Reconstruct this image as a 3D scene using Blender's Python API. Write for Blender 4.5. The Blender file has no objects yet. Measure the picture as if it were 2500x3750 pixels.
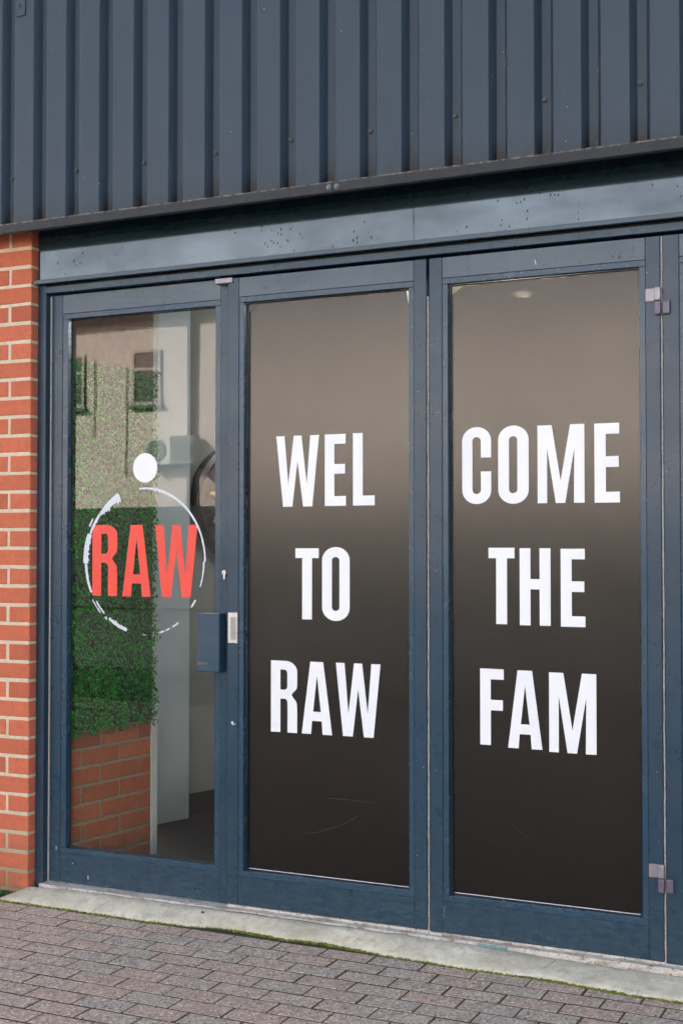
import bpy, bmesh, math, random
from mathutils import Vector, Matrix

random.seed(7)
S = bpy.context.scene
COL = S.collection
R = math.radians

# ------------------------------------------------------------------ camera
cam_d = bpy.data.cameras.new("camera")
cam = bpy.data.objects.new("camera", cam_d)
COL.objects.link(cam)
cam_d.sensor_fit = 'VERTICAL'
cam_d.sensor_height = 36.0
cam_d.lens = 46.395
cam.location = (3.186, -4.248, 1.548)
cam.rotation_euler = (R(90 + 1.487), 0, R(25.246))
cam_d.clip_start = 0.05
cam_d.clip_end = 500
S.camera = cam

# ------------------------------------------------------------------ light
SUN_DIR = Vector((-0.55, 0.68, 0.50)).normalized()      # towards the sun: behind the building, from the left
world = bpy.data.worlds.new("World")
S.world = world
world.use_nodes = True
wn = world.node_tree.nodes
wl = world.node_tree.links
bg = wn["Background"]
sky = wn.new("ShaderNodeTexSky")
sky.sky_type = 'NISHITA'
sky.sun_disc = False
sky.sun_elevation = math.asin(SUN_DIR.z)
sky.sun_rotation = math.atan2(SUN_DIR.x, SUN_DIR.y)
sky.air_density = 1.0
sky.dust_density = 5.0
sky.ozone_density = 1.0
hz = wn.new("ShaderNodeMix"); hz.data_type = 'RGBA'          # thin high haze: the blue washed out
bw = wn.new("ShaderNodeRGBToBW")
cb = wn.new("ShaderNodeCombineColor")
wl.new(sky.outputs[0], bw.inputs[0])
for i_, k_ in enumerate((1.0, 1.0, .98)):
    mm = wn.new("ShaderNodeMath"); mm.operation = 'MULTIPLY'; mm.inputs[1].default_value = k_
    wl.new(bw.outputs[0], mm.inputs[0]); wl.new(mm.outputs[0], cb.inputs[i_])
hz.inputs[0].default_value = .48
wl.new(sky.outputs[0], hz.inputs[6]); wl.new(cb.outputs[0], hz.inputs[7])
wl.new(hz.outputs[2], bg.inputs[0])
bg.inputs[1].default_value = 0.14
sun_d = bpy.data.lights.new("sun", 'SUN')
sun_d.energy = 5.0
sun_d.angle = R(0.5)
sun_d.color = (1.0, 0.95, 0.88)
sun = bpy.data.objects.new("sun", sun_d)
COL.objects.link(sun)
sun.location = (-10, 10, 12)
sun.rotation_euler = SUN_DIR.to_track_quat('Z', 'Y').to_euler()
vs = S.view_settings
vs.view_transform = 'Standard'
vs.look = 'None'
vs.gamma = 1.0
vs.use_curve_mapping = False
vs.exposure = 2.30
S.render.engine = 'CYCLES'
S.cycles.max_bounces = 8
S.cycles.diffuse_bounces = 4
S.cycles.transparent_max_bounces = 12
S.cycles.use_denoising = True

G = 0.17            # level of the paving
FL = 0.20           # level of the room's floor

# ------------------------------------------------------------------ materials
class NT:
    def __init__(s, name):
        s.m = bpy.data.materials.new(name)
        s.m.use_nodes = True
        s.t = s.m.node_tree
        s.n = s.t.nodes
        s.l = s.t.links
        s.b = s.n["Principled BSDF"]
        s.out = s.n["Material Output"]
        s.tc = s.n.new("ShaderNodeTexCoord")
        s.geo = None
    def new(s, t, **k):
        n = s.n.new(t)
        for a, v in k.items(): setattr(n, a, v)
        return n
    def pos(s, scale=(1, 1, 1)):
        """world position, scaled"""
        if s.geo is None: s.geo = s.new("ShaderNodeNewGeometry")
        mp = s.new("ShaderNodeMapping")
        mp.inputs['Scale'].default_value = scale
        s.l.new(s.geo.outputs['Position'], mp.inputs[0])
        return mp.outputs[0]
    def noise(s, scale, detail=3, rough=.55, vec=None, dist=0):
        n = s.new("ShaderNodeTexNoise")
        n.inputs['Scale'].default_value = scale
        n.inputs['Detail'].default_value = detail
        n.inputs['Roughness'].default_value = rough
        n.inputs['Distortion'].default_value = dist
        s.l.new(vec if vec is not None else s.pos(), n.inputs['Vector'])
        return n.outputs['Fac']
    def vor(s, scale, vec=None, feature='F1'):
        n = s.new("ShaderNodeTexVoronoi", feature=feature)
        n.inputs['Scale'].default_value = scale
        s.l.new(vec if vec is not None else s.pos(), n.inputs['Vector'])
        return n
    def ramp(s, fac, pts, interp='LINEAR'):
        r = s.new("ShaderNodeValToRGB")
        r.color_ramp.interpolation = interp
        e = r.color_ramp.elements
        while len(e) < len(pts): e.new(0.5)
        for i, (p, c) in enumerate(pts):
            e[i].position = p
            if isinstance(c, (int, float)): c = (c, c, c)
            e[i].color = (c[0], c[1], c[2], 1)
        s.l.new(fac, r.inputs[0])
        return r.outputs[0]
    def mix(s, fac, a, b, mode='MIX'):
        n = s.new("ShaderNodeMix", data_type='RGBA', blend_type=mode)
        for sock, v in ((n.inputs[0], fac), (n.inputs[6], a), (n.inputs[7], b)):
            if hasattr(v, 'is_output') or hasattr(v, 'links'): s.l.new(v, sock)
            elif isinstance(v, (int, float)):
                sock.default_value = v if sock.type == 'VALUE' else (v, v, v, 1)
            else: sock.default_value = (v[0], v[1], v[2], 1)
        return n.outputs[2]
    def math(s, op, a, b=0.0, clamp=False):
        n = s.new("ShaderNodeMath", operation=op, use_clamp=clamp)
        for sock, v in ((n.inputs[0], a), (n.inputs[1], b)):
            if isinstance(v, (int, float)): sock.default_value = v
            else: s.l.new(v, sock)
        return n.outputs[0]
    def sep(s):
        if s.geo is None: s.geo = s.new("ShaderNodeNewGeometry")
        n = s.new("ShaderNodeSeparateXYZ")
        s.l.new(s.geo.outputs['Position'], n.inputs[0])
        return n.outputs
    def rnd(s):
        return s.new("ShaderNodeObjectInfo").outputs['Random']
    def bump(s, h, strength=.3, dist=.002):
        n = s.new("ShaderNodeBump")
        n.inputs['Strength'].default_value = strength
        n.inputs['Distance'].default_value = dist
        s.l.new(h, n.inputs['Height'])
        s.l.new(n.outputs[0], s.b.inputs['Normal'])
        return n
    def set(s, **k):
        for a, v in k.items():
            i = s.b.inputs[a.replace('_', ' ')]
            if isinstance(v, (int, float)): i.default_value = v
            elif isinstance(v, tuple): i.default_value = (v[0], v[1], v[2], 1)
            else: s.l.new(v, i)
        return s

M = {}

def painted(name, col, rough=.32, speck=True, grime=.0, ior=1.5, low=True, dapple=.12):
    t = NT(name)
    n1 = t.noise(3.2, 5, .6)
    n2 = t.noise(34, 3, .6)
    c = t.mix(t.ramp(n1, [(.3, 0), (.7, 1)]), tuple(x * (1 - dapple) for x in col), tuple(x * (1 + dapple) for x in col))
    c = t.mix(t.ramp(n2, [(.35, 0), (.75, .35)]), c, tuple(x * 1.15 + .004 for x in col))
    if low:                       # dusty scuffs near the ground
        z = t.sep()[2]
        fz = t.math('MULTIPLY', t.math('SUBTRACT', .62, z, True), 1.5, True)
        sc = t.ramp(t.noise(26, 6, .7, t.pos((1, 1, 2.6))), [(.40, 0), (.80, 1)])
        c = t.mix(t.math('MULTIPLY', t.math('MULTIPLY', fz, sc), .75), c, (.13, .15, .15))
    if grime:                     # dark rain spotting
        v = t.vor(75, t.pos((1, 1, .5)))
        sp = t.ramp(v.outputs['Distance'], [(.14, 1), (.24, 0)])
        scv = t.new("ShaderNodeSeparateColor"); t.l.new(v.outputs['Color'], scv.inputs[0])
        reg = t.math('MULTIPLY', t.math('GREATER_THAN', scv.outputs[0], .55), t.ramp(t.noise(5, 3), [(.42, 0), (.58, 1)]))
        c = t.mix(t.math('MULTIPLY', t.math('MULTIPLY', sp, reg), grime), c, (.02, .022, .022)); sp_g, reg_g = sp, reg
    if speck:                     # pale flecks and chips
        v = t.vor(22)
        sp = t.ramp(v.outputs['Distance'], [(.035, 1), (.065, 0)])
        scv = t.new("ShaderNodeSeparateColor"); t.l.new(v.outputs['Color'], scv.inputs[0])
        reg = t.math('GREATER_THAN', scv.outputs[1], .90)
        c = t.mix(t.math('MULTIPLY', sp, reg), c, (.22, .27, .31))
    big = t.ramp(t.noise(2.4, 5, .65, t.pos((1, 1, 2.0))), [(.32, 0), (.68, 1)])
    lo_, hi_ = 1 + (ior - 1) * (.88 if low else .62), 1 + (ior - 1) * (1.08 if low else 1.15)
    io = t.math('ADD', lo_, t.math('MULTIPLY', big, hi_ - lo_))
    if grime: io = t.math('SUBTRACT', io, t.math('MULTIPLY', t.math('MULTIPLY', sp_g, reg_g), (ior - 1.1) * .8))
    t.set(Base_Color=c, IOR=io, Roughness=t.ramp(t.noise(7, 5, .7), [(.3, rough * .92), (.75, rough * 1.15)]))
    t.bump(t.noise(120, 2), .04, .0006)
    M[name] = t.m
    return t.m

painted('door paint', (.013, .041, .072), .28, ior=1.46)
painted('rail paint', (.012, .045, .080), .24, ior=1.62, grime=.7)
painted('door bead', (.014, .050, .090), .26, ior=1.50)
painted('frame paint', (.013, .042, .074), .28, ior=1.48, grime=.5)
painted('header paint', (.010, .024, .034), .085, grime=.6, ior=2.45, low=False, dapple=.22)
painted('jamb paint', (.009, .032, .060), .34, speck=False)
painted('cover paint', (.014, .046, .084), .38, speck=False, low=False)

# corrugated sheet: grey blue coating, soot where the valleys meet the trim
t = NT('cladding')
z = t.sep()[2]
n1 = t.noise(5, 5, .65, t.pos((1, 1, .22)))
n2 = t.noise(60, 4, .65, t.pos((1, 1, .10)))
c = t.mix(t.ramp(n1, [(.3, 0), (.7, 1)]), (.018, .037, .060), (.026, .046, .070))
c = t.mix(t.ramp(n2, [(.3, 0), (.8, .5)]), c, (.034, .052, .072))
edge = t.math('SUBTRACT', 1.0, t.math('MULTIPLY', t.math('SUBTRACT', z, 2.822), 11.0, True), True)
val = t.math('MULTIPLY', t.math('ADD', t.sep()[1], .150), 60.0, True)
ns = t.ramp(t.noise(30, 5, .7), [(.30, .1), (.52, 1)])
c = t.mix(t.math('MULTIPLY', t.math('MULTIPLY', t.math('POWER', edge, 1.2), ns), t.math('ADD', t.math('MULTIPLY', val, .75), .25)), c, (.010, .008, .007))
v = t.vor(24)
sp = t.math('MULTIPLY', t.math('LESS_THAN', v.outputs['Distance'], .035), t.math('GREATER_THAN', t.noise(8, 2), .55))
c = t.mix(sp, c, (.55, .58, .55))
y = t.sep()[1]
t.set(Base_Color=c, Roughness=.44, IOR=1.42)
t.bump(t.noise(350, 2), .12, .0006)
M['cladding'] = t.m

t = NT('trim metal')
n = t.noise(60, 4, .65)
z = t.sep()[2]
top = t.math('MULTIPLY', t.math('SUBTRACT', z, 2.800), 180., True)
c = t.mix(t.ramp(t.noise(14, 5, .7), [(.35, 0), (.7, 1)]), (.010, .015, .022), (.022, .027, .034))
c = t.mix(t.math('MULTIPLY', t.ramp(n, [(.52, 0), (.64, 1)]), .5), c, (.028, .026, .022))
c = t.mix(t.math('MULTIPLY', top, t.ramp(t.noise(40, 3), [(.4, 0), (.6, 1)])), c, (.22, .19, .14))
t.set(Base_Color=c, Roughness=.5, IOR=1.4)
t.bump(t.noise(200, 3), .2, .001)
M['trim metal'] = t.m

def simple(name, col, rough=.5, metal=0, var=.15, sc=30, bump=.15, bs=120, bd=.001, ior=1.5):
    t = NT(name)
    n = t.noise(sc, 4)
    c = t.mix(t.ramp(n, [(.3, 0), (.7, 1)]), tuple(x * (1 - var) for x in col), tuple(min(1, x * (1 + var)) for x in col))
    t.set(Base_Color=c, Roughness=rough, Metallic=metal, IOR=ior)
    if bump: t.bump(t.noise(bs, 3), bump, bd)
    M[name] = t.m
    return t.m

simple('black rubber', (.012, .012, .013), .6)
simple('brush seal', (.34, .33, .31), .9, var=.3, sc=160, bump=.8, bs=300)
simple('dark void', (.006, .0065, .007), .9, var=.1)
simple('satin metal', (.55, .54, .56), .34, .9, .08, 60)
simple('hinge metal', (.26, .25, .29), .42, .55, .10, 90)
simple('hinge dull', (.12, .11, .16), .45, .4, .12, 90)
t = NT('aluminium strip')
c = t.mix(t.ramp(t.noise(30, 6, .75, t.pos((.35, 1, 1))), [(.46, 0), (.62, 1)]), (.58, .56, .53), (.33, .29, .24))
c = t.mix(t.ramp(t.noise(75, 5, .8), [(.55, 0), (.62, 1)]), c, (.10, .08, .06))
t.set(Base_Color=c, Roughness=.5, Metallic=.15)
t.bump(t.noise(90, 4), .4, .001)
M['aluminium strip'] = t.m
simple('screw paint', (.035, .050, .066), .4, var=.2)
simple('screw steel', (.16, .18, .20), .42, .7, .3, 200)
simple('washer rubber', (.008, .008, .009), .6)
simple('keyhole black', (.004, .004, .004), .6)
simple('blue plastic', (.10, .30, .33), .5, var=.3, sc=80)
simple('white vinyl', (.74, .78, .84), .45, var=.015, sc=4, bump=.03)
simple('pale vinyl', (.58, .63, .72), .45, var=.02, bump=.05)
simple('red vinyl', (.72, .060, .040), .45, var=.02, bump=.03)
simple('white plaster', (.66, .68, .68), .8, var=.06, sc=5, bump=.1)
simple('grey wall', (.34, .35, .34), .85, var=.08, sc=3, bump=.1)
simple('column paint', (.66, .76, .82), .8, var=.05, sc=4, bump=.1)
simple('carpet', (.013, .013, .015), .95, var=.5, sc=40, bump=.5, bs=400)
simple('ceiling', (.45, .45, .44), .9, var=.04)
simple('dark wood', (.10, .055, .03), .5, var=.3, sc=12)
simple('black plastic', (.012, .012, .013), .35)
simple('gold', (.62, .40, .10), .35, .6, .3, 60)
simple('ornament dark', (.035, .028, .018), .5, var=.8, sc=50)
simple('red mat', (.25, .03, .02), .8)
simple('window frame white', (.42, .38, .35), .6)
simple('gutter dark', (.035, .035, .038), .5)
simple('pipe dark', (.05, .052, .055), .5)
simple('roof tiles', (.16, .10, .08), .8, var=.3, sc=6)
simple('fence dark', (.035, .038, .036), .7, var=.4, sc=3)
simple('machine casing', (.62, .62, .58), .5, var=.08)
simple('machine grey', (.16, .18, .18), .5)
simple('flashing', (.030, .062, .095), .35, ior=1.55)
simple('asphalt', (.055, .055, .056), .9, var=.3, sc=20, bump=.5, bs=200)
simple('plant green', (.07, .16, .03), .5, var=.4, sc=20)
simple('terracotta', (.10, .10, .10), .6)
simple('weed', (.06, .22, .03), .5, var=.3, sc=40)

simple('inner mortar', (.30, .26, .18), .9, var=.15)
simple('scuff brown', (.10, .085, .085), .6)
simple('boarding', (.22, .12, .09), .8)
# opposite building's render, weather stained
t = NT('cream render')
c = t.mix(t.ramp(t.noise(.35, 5, .6), [(.3, 0), (.7, 1)]), (.64, .56, .50), (.74, .66, .60))
c = t.mix(t.ramp(t.noise(1.7, 5, .7, t.pos((1, 1, .4))), [(.5, 0), (.8, .5)]), c, (.48, .42, .38))
t.set(Base_Color=c, Roughness=.9)
M['cream render'] = t.m

# brick
def brick_mat(name, a, b, dark):
    t = NT(name)
    r = t.rnd()
    c = t.ramp(r, [(0, b), (.3, a), (.6, tuple((p + q) / 2 for p, q in zip(a, b))), (.85, tuple(p * 1.12 for p in a)), (1, tuple(p * .78 for p in b))])
    c = t.mix(t.ramp(t.noise(26, 5, .7), [(.40, 0), (.75, .8)]), c, dark)
    v = t.noise(150, 4, .75)
    c = t.mix(t.ramp(v, [(.56, 0), (.66, .75)]), c, tuple(x * .35 for x in a))
    c = t.mix(t.ramp(t.noise(130, 3, .6), [(.66, 0), (.74, .5)]), c, (.55, .33, .24))
    z = t.sep()[2]
    low = t.math('MULTIPLY', t.math('SUBTRACT', .52, z, True), 2.4, True)
    c = t.mix(t.math('MULTIPLY', low, t.ramp(t.noise(18, 5, .7), [(.42, 0), (.7, 1)])), c, (.12, .10, .055))
    t.set(Base_Color=c, Roughness=.9)
    t.bump(t.math('ADD', t.noise(90, 5, .7), t.math('MULTIPLY', t.noise(420, 2), .4)), .7, .003)
    M[name] = t.m
brick_mat('red brick', (.56, .150, .075), (.44, .112, .056), (.36, .11, .065))
brick_mat('inner brick', (.52, .135, .048), (.42, .105, .040), (.36, .09, .04))

t = NT('mortar')
c = t.mix(t.ramp(t.noise(40, 5, .7), [(.3, 0), (.7, 1)]), (.50, .44, .32), (.66, .59, .46))
z = t.sep()[2]
low = t.math('MULTIPLY', t.math('SUBTRACT', .55, z, True), 2.6, True)
c = t.mix(low, c, (.20, .19, .10))
t.set(Base_Color=c, Roughness=.95)
t.bump(t.noise(260, 4, .7), .8, .003)
M['mortar'] = t.m

# concrete block paver, exposed aggregate
t = NT('paver')
r = t.rnd()
c = t.ramp(r, [(0, (.385, .298, .240)), (.35, (.425, .318, .258)), (.62, (.410, .335, .276)), (.8, (.385, .325, .272)), (1, (.355, .315, .268))])
c = t.mix(t.ramp(t.noise(16, 4, .6), [(.35, 0), (.7, .5)]), c, (.30, .245, .215))
w = t.vor(130)
c = t.mix(.55, c, t.mix(1.0, c, t.ramp(w.outputs['Color'], [(0, .2), (1, 2.1)]), 'MULTIPLY'))
w2 = t.vor(80)
sp = t.math('LESS_THAN', w2.outputs['Distance'], .30)
sc_ = t.new("ShaderNodeSeparateColor")
t.l.new(w2.outputs['Color'], sc_.inputs[0])
pick = t.math('GREATER_THAN', sc_.outputs[0], .68)
c = t.mix(t.math('MULTIPLY', sp, pick), c, (.72, .66, .58))
pick2 = t.math('LESS_THAN', sc_.outputs[1], .12)
c = t.mix(t.math('MULTIPLY', sp, pick2), c, (.04, .038, .035))
t.set(Base_Color=c, Roughness=.88)
t.bump(t.math('ADD', t.noise(300, 4, .7), t.math('MULTIPLY', w.outputs['Distance'], .8)), .55, .0025)
M['paver'] = t.m

t = NT('joint sand')
c = t.mix(t.ramp(t.noise(60, 4, .7), [(.3, 0), (.7, 1)]), (.018, .014, .010), (.050, .038, .027))
x_, y_, z_ = t.sep()
g = t.ramp(t.noise(7, 4, .6), [(.44, 0), (.60, 1)])
near = t.math('SUBTRACT', 1.0, t.math('MULTIPLY', t.math('ABSOLUTE', t.math('ADD', y_, .20)), 1.1), True)
c = t.mix(t.math('MULTIPLY', g, t.math('ADD', near, .35, True)), c, (.055, .070, .010))
t.set(Base_Color=c, Roughness=.95)
t.bump(t.noise(300, 4, .7), .8, .004)
M['joint sand'] = t.m

t = NT('moss')
c = t.mix(t.ramp(t.noise(45, 4, .7), [(.35, 0), (.65, 1)]), (.055, .065, .008), (.22, .27, .014))
t.set(Base_Color=c, Roughness=.9)
M['moss'] = t.m

t = NT('concrete')
c = t.mix(t.ramp(t.noise(5, 6, .65), [(.3, 0), (.7, 1)]), (.42, .39, .30), (.68, .65, .54))
c = t.mix(t.ramp(t.noise(28, 5, .75), [(.46, 0), (.68, .7)]), c, (.32, .29, .22))
x_, y_, z_ = t.sep()
dirt = t.math('SUBTRACT', 1.0, t.math('MULTIPLY', t.math('ABSOLUTE', t.math('ADD', y_, .030)), 110), True)
c = t.mix(t.math('MULTIPLY', dirt, t.ramp(t.noise(30, 5, .8), [(.33, 0), (.50, 1)])), c, (.09, .060, .038))
crk = t.vor(3.1, t.pos((1.1, .12, 1)), 'DISTANCE_TO_EDGE')
c = t.mix(t.math('MULTIPLY', t.math('LESS_THAN', crk.outputs['Distance'], .0035), t.math('GREATER_THAN', t.noise(3, 2), .5)), c, (.26, .24, .20))
t.set(Base_Color=c, Roughness=.9)
t.bump(t.math('ADD', t.noise(30, 6, .7), t.math('MULTIPLY', t.noise(200, 3), .3)), .6, .006)
M['concrete'] = t.m

t = NT('leaf green')
r = t.vor(55)
c = t.mix(t.ramp(t.noise(24, 3), [(.35, 0), (.65, 1)]), (.003, .022, .004), (.012, .15, .010))
c = t.mix(t.ramp(t.noise(130, 2), [(.50, 0), (.62, 1)]), c, (.040, .46, .025))
t.set(Base_Color=c, Roughness=.6, IOR=1.3)
M['leaf green'] = t.m
simple('leaf backing', (.004, .010, .003), .9)

def glass_mat(name, ior, tint=(.94, .97, .96)):
    m = bpy.data.materials.new(name); m.use_nodes = True
    n = m.node_tree.nodes; l = m.node_tree.links
    n.remove(n["Principled BSDF"])
    tr = n.new("ShaderNodeBsdfTransparent"); tr.inputs[0].default_value = (*tint, 1)
    gl = n.new("ShaderNodeBsdfGlossy"); gl.inputs['Roughness'].default_value = 0.0
    fr = n.new("ShaderNodeFresnel"); fr.inputs[0].default_value = ior
    geo = n.new("ShaderNodeNewGeometry")
    inv = n.new("ShaderNodeMath"); inv.operation = 'SUBTRACT'; inv.inputs[0].default_value = 1
    mul = n.new("ShaderNodeMath"); mul.operation = 'MULTIPLY'
    l.new(geo.outputs['Backfacing'], inv.inputs[1])
    l.new(fr.outputs[0], mul.inputs[0]); l.new(inv.outputs[0], mul.inputs[1])
    # a very slight waviness of the pane
    ns = n.new("ShaderNodeTexNoise"); ns.inputs['Scale'].default_value = 3.0; ns.inputs['Detail'].default_value = 1
    l.new(geo.outputs['Position'], ns.inputs['Vector'])
    bp = n.new("ShaderNodeBump"); bp.inputs['Strength'].default_value = .05; bp.inputs['Distance'].default_value = .004
    l.new(ns.outputs['Fac'], bp.inputs['Height']); l.new(bp.outputs[0], gl.inputs['Normal'])
    mx = n.new("ShaderNodeMixShader")
    l.new(mul.outputs[0], mx.inputs[0]); l.new(tr.outputs[0], mx.inputs[1]); l.new(gl.outputs[0], mx.inputs[2])
    l.new(mx.outputs[0], n["Material Output"].inputs[0])
    M[name] = m
    return m
glass_mat('clear glass', 1.62)
glass_mat('far glass', 1.6)

# perforated one-way vinyl: dark film, glossy pane over it, a little see-through
t = NT('window film')
geo = t.new("ShaderNodeNewGeometry")
n = t.noise(6, 4, .6)
scr = t.new("ShaderNodeTexNoise"); scr.inputs['Scale'].default_value = 5; scr.inputs['Detail'].default_value = 2
c = t.mix(t.ramp(n, [(.3, 0), (.7, 1)]), (.0030, .0023, .0018), (.0046, .0036, .0030))
v = t.vor(130)
sp = t.math('MULTIPLY', t.math('LESS_THAN', v.outputs['Distance'], .10), t.math('GREATER_THAN', t.noise(19, 2), .56))
c = t.mix(t.math('MULTIPLY', sp, .5), c, (.25, .24, .22))
t.set(Base_Color=c, Roughness=t.ramp(t.noise(2.3, 4, .6), [(.3, .18), (.7, .25)]), IOR=1.50)
t.b.inputs['Coat Weight'].default_value = .4
t.b.inputs['Coat Roughness'].default_value = .16
t.b.inputs['Coat IOR'].default_value = 1.5
t.bump(t.noise(5, 2), .06, .004)
tr = t.new("ShaderNodeBsdfTransparent")
mx = t.new("ShaderNodeMixShader")
mx.inputs[0].default_value = .12
t.l.new(t.b.outputs[0], mx.inputs[1]); t.l.new(tr.outputs[0], mx.inputs[2]); t.l.new(mx.outputs[0], t.out.inputs[0])
M['window film'] = t.m

def emit(name, col, s):
    m = bpy.data.materials.new(name); m.use_nodes = True
    b = m.node_tree.nodes["Principled BSDF"]
    b.inputs['Emission Color'].default_value = (*col, 1); b.inputs['Emission Strength'].default_value = s
    M[name] = m
emit('lamp glow', (1.0, .78, .48), 1.8)

# ------------------------------------------------------------------ object helpers
WLOC = {}
def thing(name, label, cat, loc=(0, 0, 0), group=None):
    o = bpy.data.objects.new(name, None)
    o.empty_display_size = .1
    COL.objects.link(o)
    o.location = loc
    WLOC[o] = Vector(loc)
    o['label'] = label; o['category'] = cat
    if group: o['group'] = group
    return o
def tag(o, label=None, cat=None, group=None, kind=None):
    if label: o['label'] = label
    if cat: o['category'] = cat
    if group: o['group'] = group
    if kind: o['kind'] = kind
    return o
def link(name, mesh, parent=None, loc=None):
    o = bpy.data.objects.new(name, mesh)
    COL.objects.link(o)
    if parent is not None: o.parent = parent
    if loc is not None:
        o.location = Vector(loc) - (WLOC[parent] if parent is not None else Vector())
        WLOC[o] = Vector(loc)
    else:
        WLOC[o] = WLOC[parent].copy() if parent is not None else Vector()
    return o
def obj(name, bm, mat, parent=None, smooth=False):
    """bm is in world coordinates; the object sits at the middle of its own box"""
    me = bpy.data.meshes.new(name)
    xs = [v.co for v in bm.verts]
    lo = Vector((min(v.x for v in xs), min(v.y for v in xs), min(v.z for v in xs)))
    hi = Vector((max(v.x for v in xs), max(v.y for v in xs), max(v.z for v in xs)))
    mid = (lo + hi) / 2
    bmesh.ops.translate(bm, verts=bm.verts, vec=-mid)
    bmesh.ops.recalc_face_normals(bm, faces=bm.faces)
    bm.to_mesh(me); bm.free()
    for m in (mat if isinstance(mat, (list, tuple)) else [mat]): me.materials.append(M[m])
    if smooth:
        for p in me.polygons: p.use_smooth = True
    return link(name, me, parent, mid)
def add_box(bm, x0, x1, y0, y1, z0, z1, bev=0, seg=1):
    b2 = bmesh.new()
    bmesh.ops.create_cube(b2, size=1)
    for v in b2.verts:
        v.co = Vector((x0 + (v.co.x + .5) * (x1 - x0), y0 + (v.co.y + .5) * (y1 - y0), z0 + (v.co.z + .5) * (z1 - z0)))
    if bev: bmesh.ops.bevel(b2, geom=list(b2.edges), offset=bev, segments=seg, affect='EDGES', profile=.6)
    me = bpy.data.meshes.new("t"); b2.to_mesh(me); b2.free(); bm.from_mesh(me); bpy.data.meshes.remove(me)
    return bm
def box(*a, **k): return add_box(bmesh.new(), *a, **k)
def add_cyl(bm, p0, p1, r0, r1=None, n=16, caps=True):
    r1 = r0 if r1 is None else r1
    p0 = Vector(p0); p1 = Vector(p1); d = (p1 - p0)
    m = Matrix.Translation((p0 + p1) / 2) @ d.to_track_quat('Z', 'Y').to_matrix().to_4x4()
    bmesh.ops.create_cone(bm, cap_ends=caps, segments=n, radius1=r0, radius2=r1, depth=d.length, matrix=m)
    return bm
def cyl(*a, **k): return add_cyl(bmesh.new(), *a, **k)
class Raw:
    def __init__(s): s.v = []; s.f = []
    def box(s, x0, x1, y0, y1, z0, z1):
        b = len(s.v)
        s.v += [(x, y, z) for z in (z0, z1) for y in (y0, y1) for x in (x0, x1)]
        s.f += [(b, b + 2, b + 3, b + 1), (b + 4, b + 5, b + 7, b + 6), (b, b + 1, b + 5, b + 4), (b + 2, b + 6, b + 7, b + 3), (b, b + 4, b + 6, b + 2), (b + 1, b + 3, b + 7, b + 5)]
    def blob(s, x, y, z, r, rnd, flat=.65):
        b = len(s.v); a = rnd.uniform(0, 6.28)
        for k in range(5):
            t = a + k * 1.2566; q = r * rnd.uniform(.75, 1.2)
            s.v.append((x + q * math.cos(t), y + q * math.sin(t), z - r * .2 * flat))
        for k in range(5):
            t = a + .6 + k * 1.2566; q = r * rnd.uniform(.5, .85)
            s.v.append((x + q * math.cos(t), y + q * math.sin(t), z + r * .55 * flat))
        s.v.append((x, y, z + r * flat))
        for k in range(5):
            n = (k + 1) % 5
            s.f += [(b + k, b + n, b + 5 + k), (b + n, b + 5 + n, b + 5 + k), (b + 5 + k, b + 5 + n, b + 10)]
    def done(s, name, mat, parent=None):
        me = bpy.data.meshes.new(name)
        n = len(s.v); c = tuple(sum(v[i] for v in s.v) / n for i in range(3))
        me.from_pydata([(v[0] - c[0], v[1] - c[1], v[2] - c[2]) for v in s.v], [], s.f)
        me.materials.append(M[mat])
        return link(name, me, parent, c)
def part(name, mat, parent, *a, **k):
    bev = k.pop('bev', .0015)
    return obj(name, box(*a, bev=bev, **k), mat, parent)

def curve_mesh(polys, depth):
    """filled flat shape with holes from polygons in a 2D plane -> bmesh (x, y=thickness, z)"""
    cu = bpy.data.curves.new("c", 'CURVE'); cu.dimensions = '2D'; cu.fill_mode = 'BOTH'; cu.extrude = depth / 2
    for pts in polys:
        sp = cu.splines.new('POLY'); sp.points.add(len(pts) - 1)
        for p, q in zip(sp.points, pts): p.co = (q[0], q[1], 0, 1)
        sp.use_cyclic_u = True
    o = bpy.data.objects.new("c", cu); COL.objects.link(o)
    dg = bpy.context.evaluated_depsgraph_get()
    me = bpy.data.meshes.new_from_object(o.evaluated_get(dg))
    bpy.data.objects.remove(o); bpy.data.curves.remove(cu)
    bm = bmesh.new(); bm.from_mesh(me); bpy.data.meshes.remove(me)
    return bm

# ================================================================== SETTING
# ground far around
o = obj('ground', box(-90, 60, -80, 30, G - .30, G - .06), 'asphalt'); tag(o, kind='structure')
# bed under the block paving
bed = obj('pavement', box(-4.2, 7.4, -5.6, -.02, G - .055, G - .0012), 'joint sand'); tag(bed, kind='structure')

# ------------------------------------------------------------------ pavers
LP, PP, OX, OY, OF = .1811, .0915, -.0671, -.1428, .4305
def paver_mesh(lx, ly, name, bev=.0045):
    bm = box(-lx / 2, lx / 2, -ly / 2, ly / 2, -.05, 0, bev=bev)
    me = bpy.data.meshes.new(name); bm.to_mesh(me); bm.free(); me.materials.append(M['paver'])
    return me
pm = [paver_mesh(LP - .0066, PP - .0085, 'paver', .0010), paver_mesh(LP - .0078, PP - .0092, 'paver', .0012), paver_mesh(LP - .0060, PP - .0098, 'paver', .0010)]
half = [paver_mesh(LP / 2 - .006, PP - .005, 'paver')]
rp = random.Random(3)
rest = Raw()
count = 0
EDGE = [(-.60, -.13), (-.30, -.133), (-.184, -.135), (.058, -.135), (.255, -.132), (.454, -.142), (.631, -.117), (.788, -.094), (.994, -.115), (1.164, -.103), (1.363, -.125), (1.557, -.146), (1.731, -.153), (1.932, -.144), (2.128, -.162), (2.313, -.174), (2.404, -.177), (2.7, -.18), (3.6, -.18)]
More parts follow.
